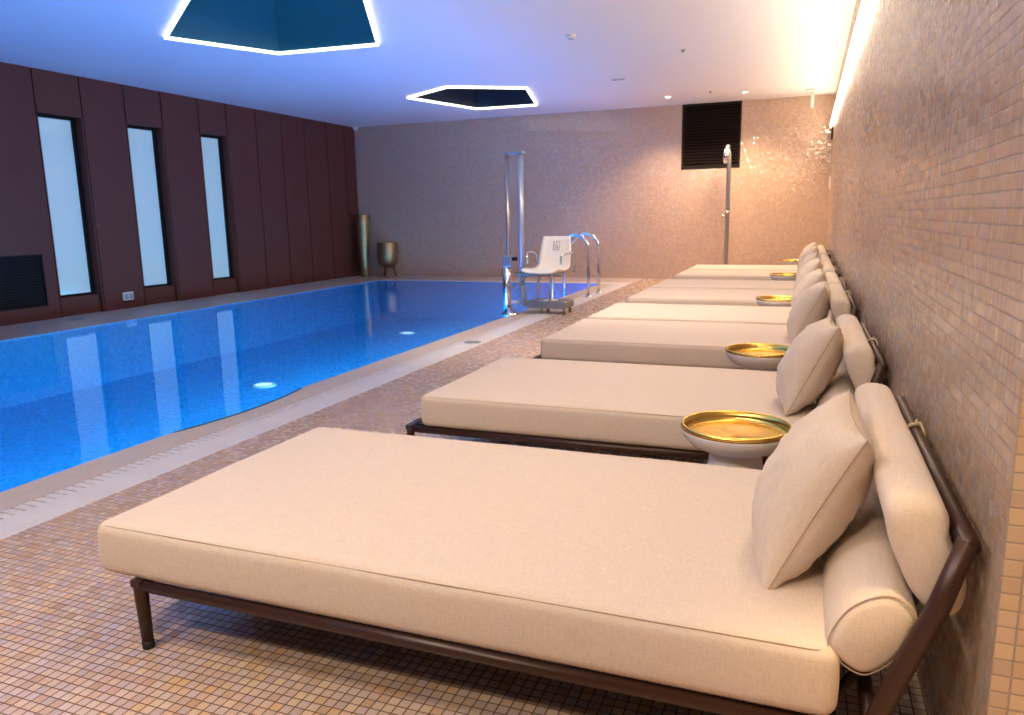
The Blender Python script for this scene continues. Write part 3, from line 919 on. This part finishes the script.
# ------------------------------------------------------------------ vases in the far corner
vs = thing('tall_vase', 'tall slim bronze floor vase standing in the far left corner', 'vase', (-10.33, 16.42, 0))
bm = bmesh.new()
lathe(bm, [(0, 0), (.105, 0), (.113, .02), (.128, .25), (.150, .6), (.168, 1.0), (.178, 1.3), (.178, 1.46), (.174, 1.52), (.160, 1.52), (.160, 1.4), (.14, .8), (0, .75)], 40)
auto_smooth(link('body', bm, M['vase'], vs), 50)
pt = thing('bowl_planter', 'round bronze bowl planter on a low three-legged stand near tall vase', 'planter', (-9.66, 16.42, 0))
bm = bmesh.new()
lathe(bm, [(0, .22), (.10, .225), (.18, .26), (.23, .33), (.255, .43), (.26, .58), (.25, .76), (.24, .84), (.225, .84), (.235, .7), (.24, .5), (0, .45)], 40)
auto_smooth(link('bowl', bm, M['vase'], pt), 50)
for k in range(3):
    a = 2*PI*k/3+.5
    bm = bmesh.new(); tube(bm, [(.13*math.cos(a), .13*math.sin(a), .24), (.19*math.cos(a), .19*math.sin(a), 0)], .016, 8)
    link('leg', bm, M['black'], pt, smooth=True)

# ------------------------------------------------------------------ small ceiling and wall fittings
def slot_vent(x, y, w, d, label):
    t = thing('ceiling_vent', label, 'vent', (x, y, H))
    bm = bmesh.new(); box(bm, -w/2, w/2, -d/2, d/2, -.012, -.001)
    link('frame', bm, M['smoke'], t, bevel=.004)
    bm = bmesh.new()
    for k in range(4):
        yy = -d/2+.02+(d-.04)*k/4
        box(bm, -w/2+.02, w/2-.02, yy, yy+(d-.04)/4*.6, -.014, -.011)
    link('slots', bm, M['grey'], t)
slot_vent(-3.12, 13.2, .26, .13, 'small slotted ceiling vent between the dark skylight and downlights')
slot_vent(-.07, 15.9, .22, .16, 'small grey ceiling vent in the far right corner above the white rod')
sd = thing('smoke_detector', 'small white round detector on the ceiling right of large teal skylight', 'detector', (-2.93, 9.81, H))
bm = bmesh.new(); lathe(bm, [(.0, -.05), (.035, -.048), (.045, -.03), (.06, -.025), (.062, -.001), (0, -.001)], 24)
auto_smooth(link('housing', bm, M['smoke'], sd))
bm = bmesh.new(); lathe(bm, [(.036, -.047), (.038, -.052), (.030, -.053), (.028, -.047)], 20)
link('grille_ring', bm, M['grey'], sd)
sp = thing('sprinkler', 'tiny ceiling sprinkler above the middle of the daybed row', 'sprinkler', (-1.75, 11.36, H))
bm = bmesh.new(); lathe(bm, [(0, -.03), (.03, -.028), (.012, -.022), (.012, -.006), (.04, -.004), (.04, -.001), (0, -.001)], 20)
link('head', bm, M['greymetal'], sp, smooth=True)
sp2 = copy_tree(sp, (-1.83, 15.3, H), 0, 'tiny ceiling sprinkler between the two lit downlights')
rd = thing('ceiling_rod', 'short white drop rod hanging from the ceiling in the far right corner', 'drop rod', (-.02, 16.3, H))
bm = bmesh.new(); box(bm, -.028, .028, -.028, .028, -.30, -.012)
link('rod', bm, M['white'], rd, bevel=.008)
bm = bmesh.new(); box(bm, -.05, .05, -.05, .05, -.012, -.001)
link('plate', bm, M['white'], rd, bevel=.003)
cm = thing('corner_camera', 'tiny white dome camera where bronze wall meets back wall at ceiling', 'camera', (-10.55, 16.68, H))
bm = bmesh.new(); lathe(bm, [(0, -.10), (.04, -.09), (.06, -.05), (.062, -.02), (.075, -.015), (.075, -.001), (0, -.001)], 20)
link('dome', bm, M['smoke'], cm, smooth=True)
sb = thing('wall_sensor', 'small dark sensor on right wall near the end of the light strip', 'sensor', (XR, 16.3, 2.90))
bm = bmesh.new(); box(bm, -.035, -.001, -.12, .12, -.12, .12)
link('housing', bm, M['black'], sb, bevel=.01)
bm = bmesh.new(); lathe(bm, [(0, .02), (.02, .016), (.03, 0)], 16)
l2 = link('lens', bm, M['grey'], sb, smooth=True); l2.rotation_euler = (0, -PI/2, 0); l2.location = (-.034, 0, 0)
sw = thing('wall_switch', 'small white switch plate on right wall in the far corner', 'switch', (XR, 16.2, 1.95))
bm = bmesh.new(); box(bm, -.022, -.001, -.10, .10, -.12, .12)
link('plate', bm, M['white'], sw, bevel=.006)
bm = bmesh.new(); box(bm, -.028, -.021, -.04, .04, -.06, .06)
link('rocker', bm, M['smoke'], sw, bevel=.003)
for (x, y, r, lab) in ((-3.50, 7.75, 1.0, 'dark oval drain cover on the marble strip beside the pool'), (-10.2, 8.15, .9, 'small dark drain on the narrow deck below the first window')):
    t = thing('drain_cover', lab, 'drain', (x, y, .0015))
    bm = bmesh.new(); lathe(bm, [(.085, 0), (.085, .003), (.10, .003), (.103, 0)], 24)
    link('rim', bm, M['greymetal'], t)
    bm = bmesh.new()
    for k in range(-3, 4):
        h = math.sqrt(max(0, .085**2-(k*.024)**2))
        box(bm, -h, h, k*.024-.007, k*.024+.007, .0003, .0024)
    link('grate', bm, M['grey'], t)
    bm = bmesh.new(); lathe(bm, [(0, .0002), (.085, .0002)], 24)
    link('well', bm, M['black'], t)

# ------------------------------------------------------------------ world, camera, colour management
wd = bpy.data.worlds.new('World'); SC.world = wd; wd.use_nodes = True
wd.node_tree.nodes['Background'].inputs[0].default_value = (.5, .6, .8, 1)
wd.node_tree.nodes['Background'].inputs[1].default_value = .05

F_PX, YAW, PITCH, ROLL = 752.42, .3716, .1843, -.0184
fw = Vector((-math.sin(YAW)*math.cos(PITCH), math.cos(YAW)*math.cos(PITCH), -math.sin(PITCH)))
rt = Vector((math.cos(YAW), math.sin(YAW), 0)); up = rt.cross(fw)
c, s = math.cos(ROLL), math.sin(ROLL)
r2, u2 = c*rt+s*up, -s*rt+c*up
cam = bpy.data.cameras.new('Camera'); co = bpy.data.objects.new('Camera', cam); COL.objects.link(co)
mw = Matrix((( r2.x, u2.x, -fw.x, 0), (r2.y, u2.y, -fw.y, 0), (r2.z, u2.z, -fw.z, 1.4), (0, 0, 0, 1)))
co.matrix_world = mw
cam.sensor_width = 36; cam.lens = F_PX/1024*36
cam.clip_start = .05; cam.clip_end = 100
cam.dof.use_dof = True; cam.dof.focus_distance = 2.8; cam.dof.aperture_fstop = 6.3
SC.camera = co

vw = SC.view_settings
vw.view_transform = 'Standard'; vw.look = 'None'; vw.exposure = .2; vw.gamma = 1.; vw.use_curve_mapping = False
SC.cycles.max_bounces = 10
SC.cycles.diffuse_bounces = 5
SC.cycles.sample_clamp_indirect = 6.
SC.cycles.use_denoising = True
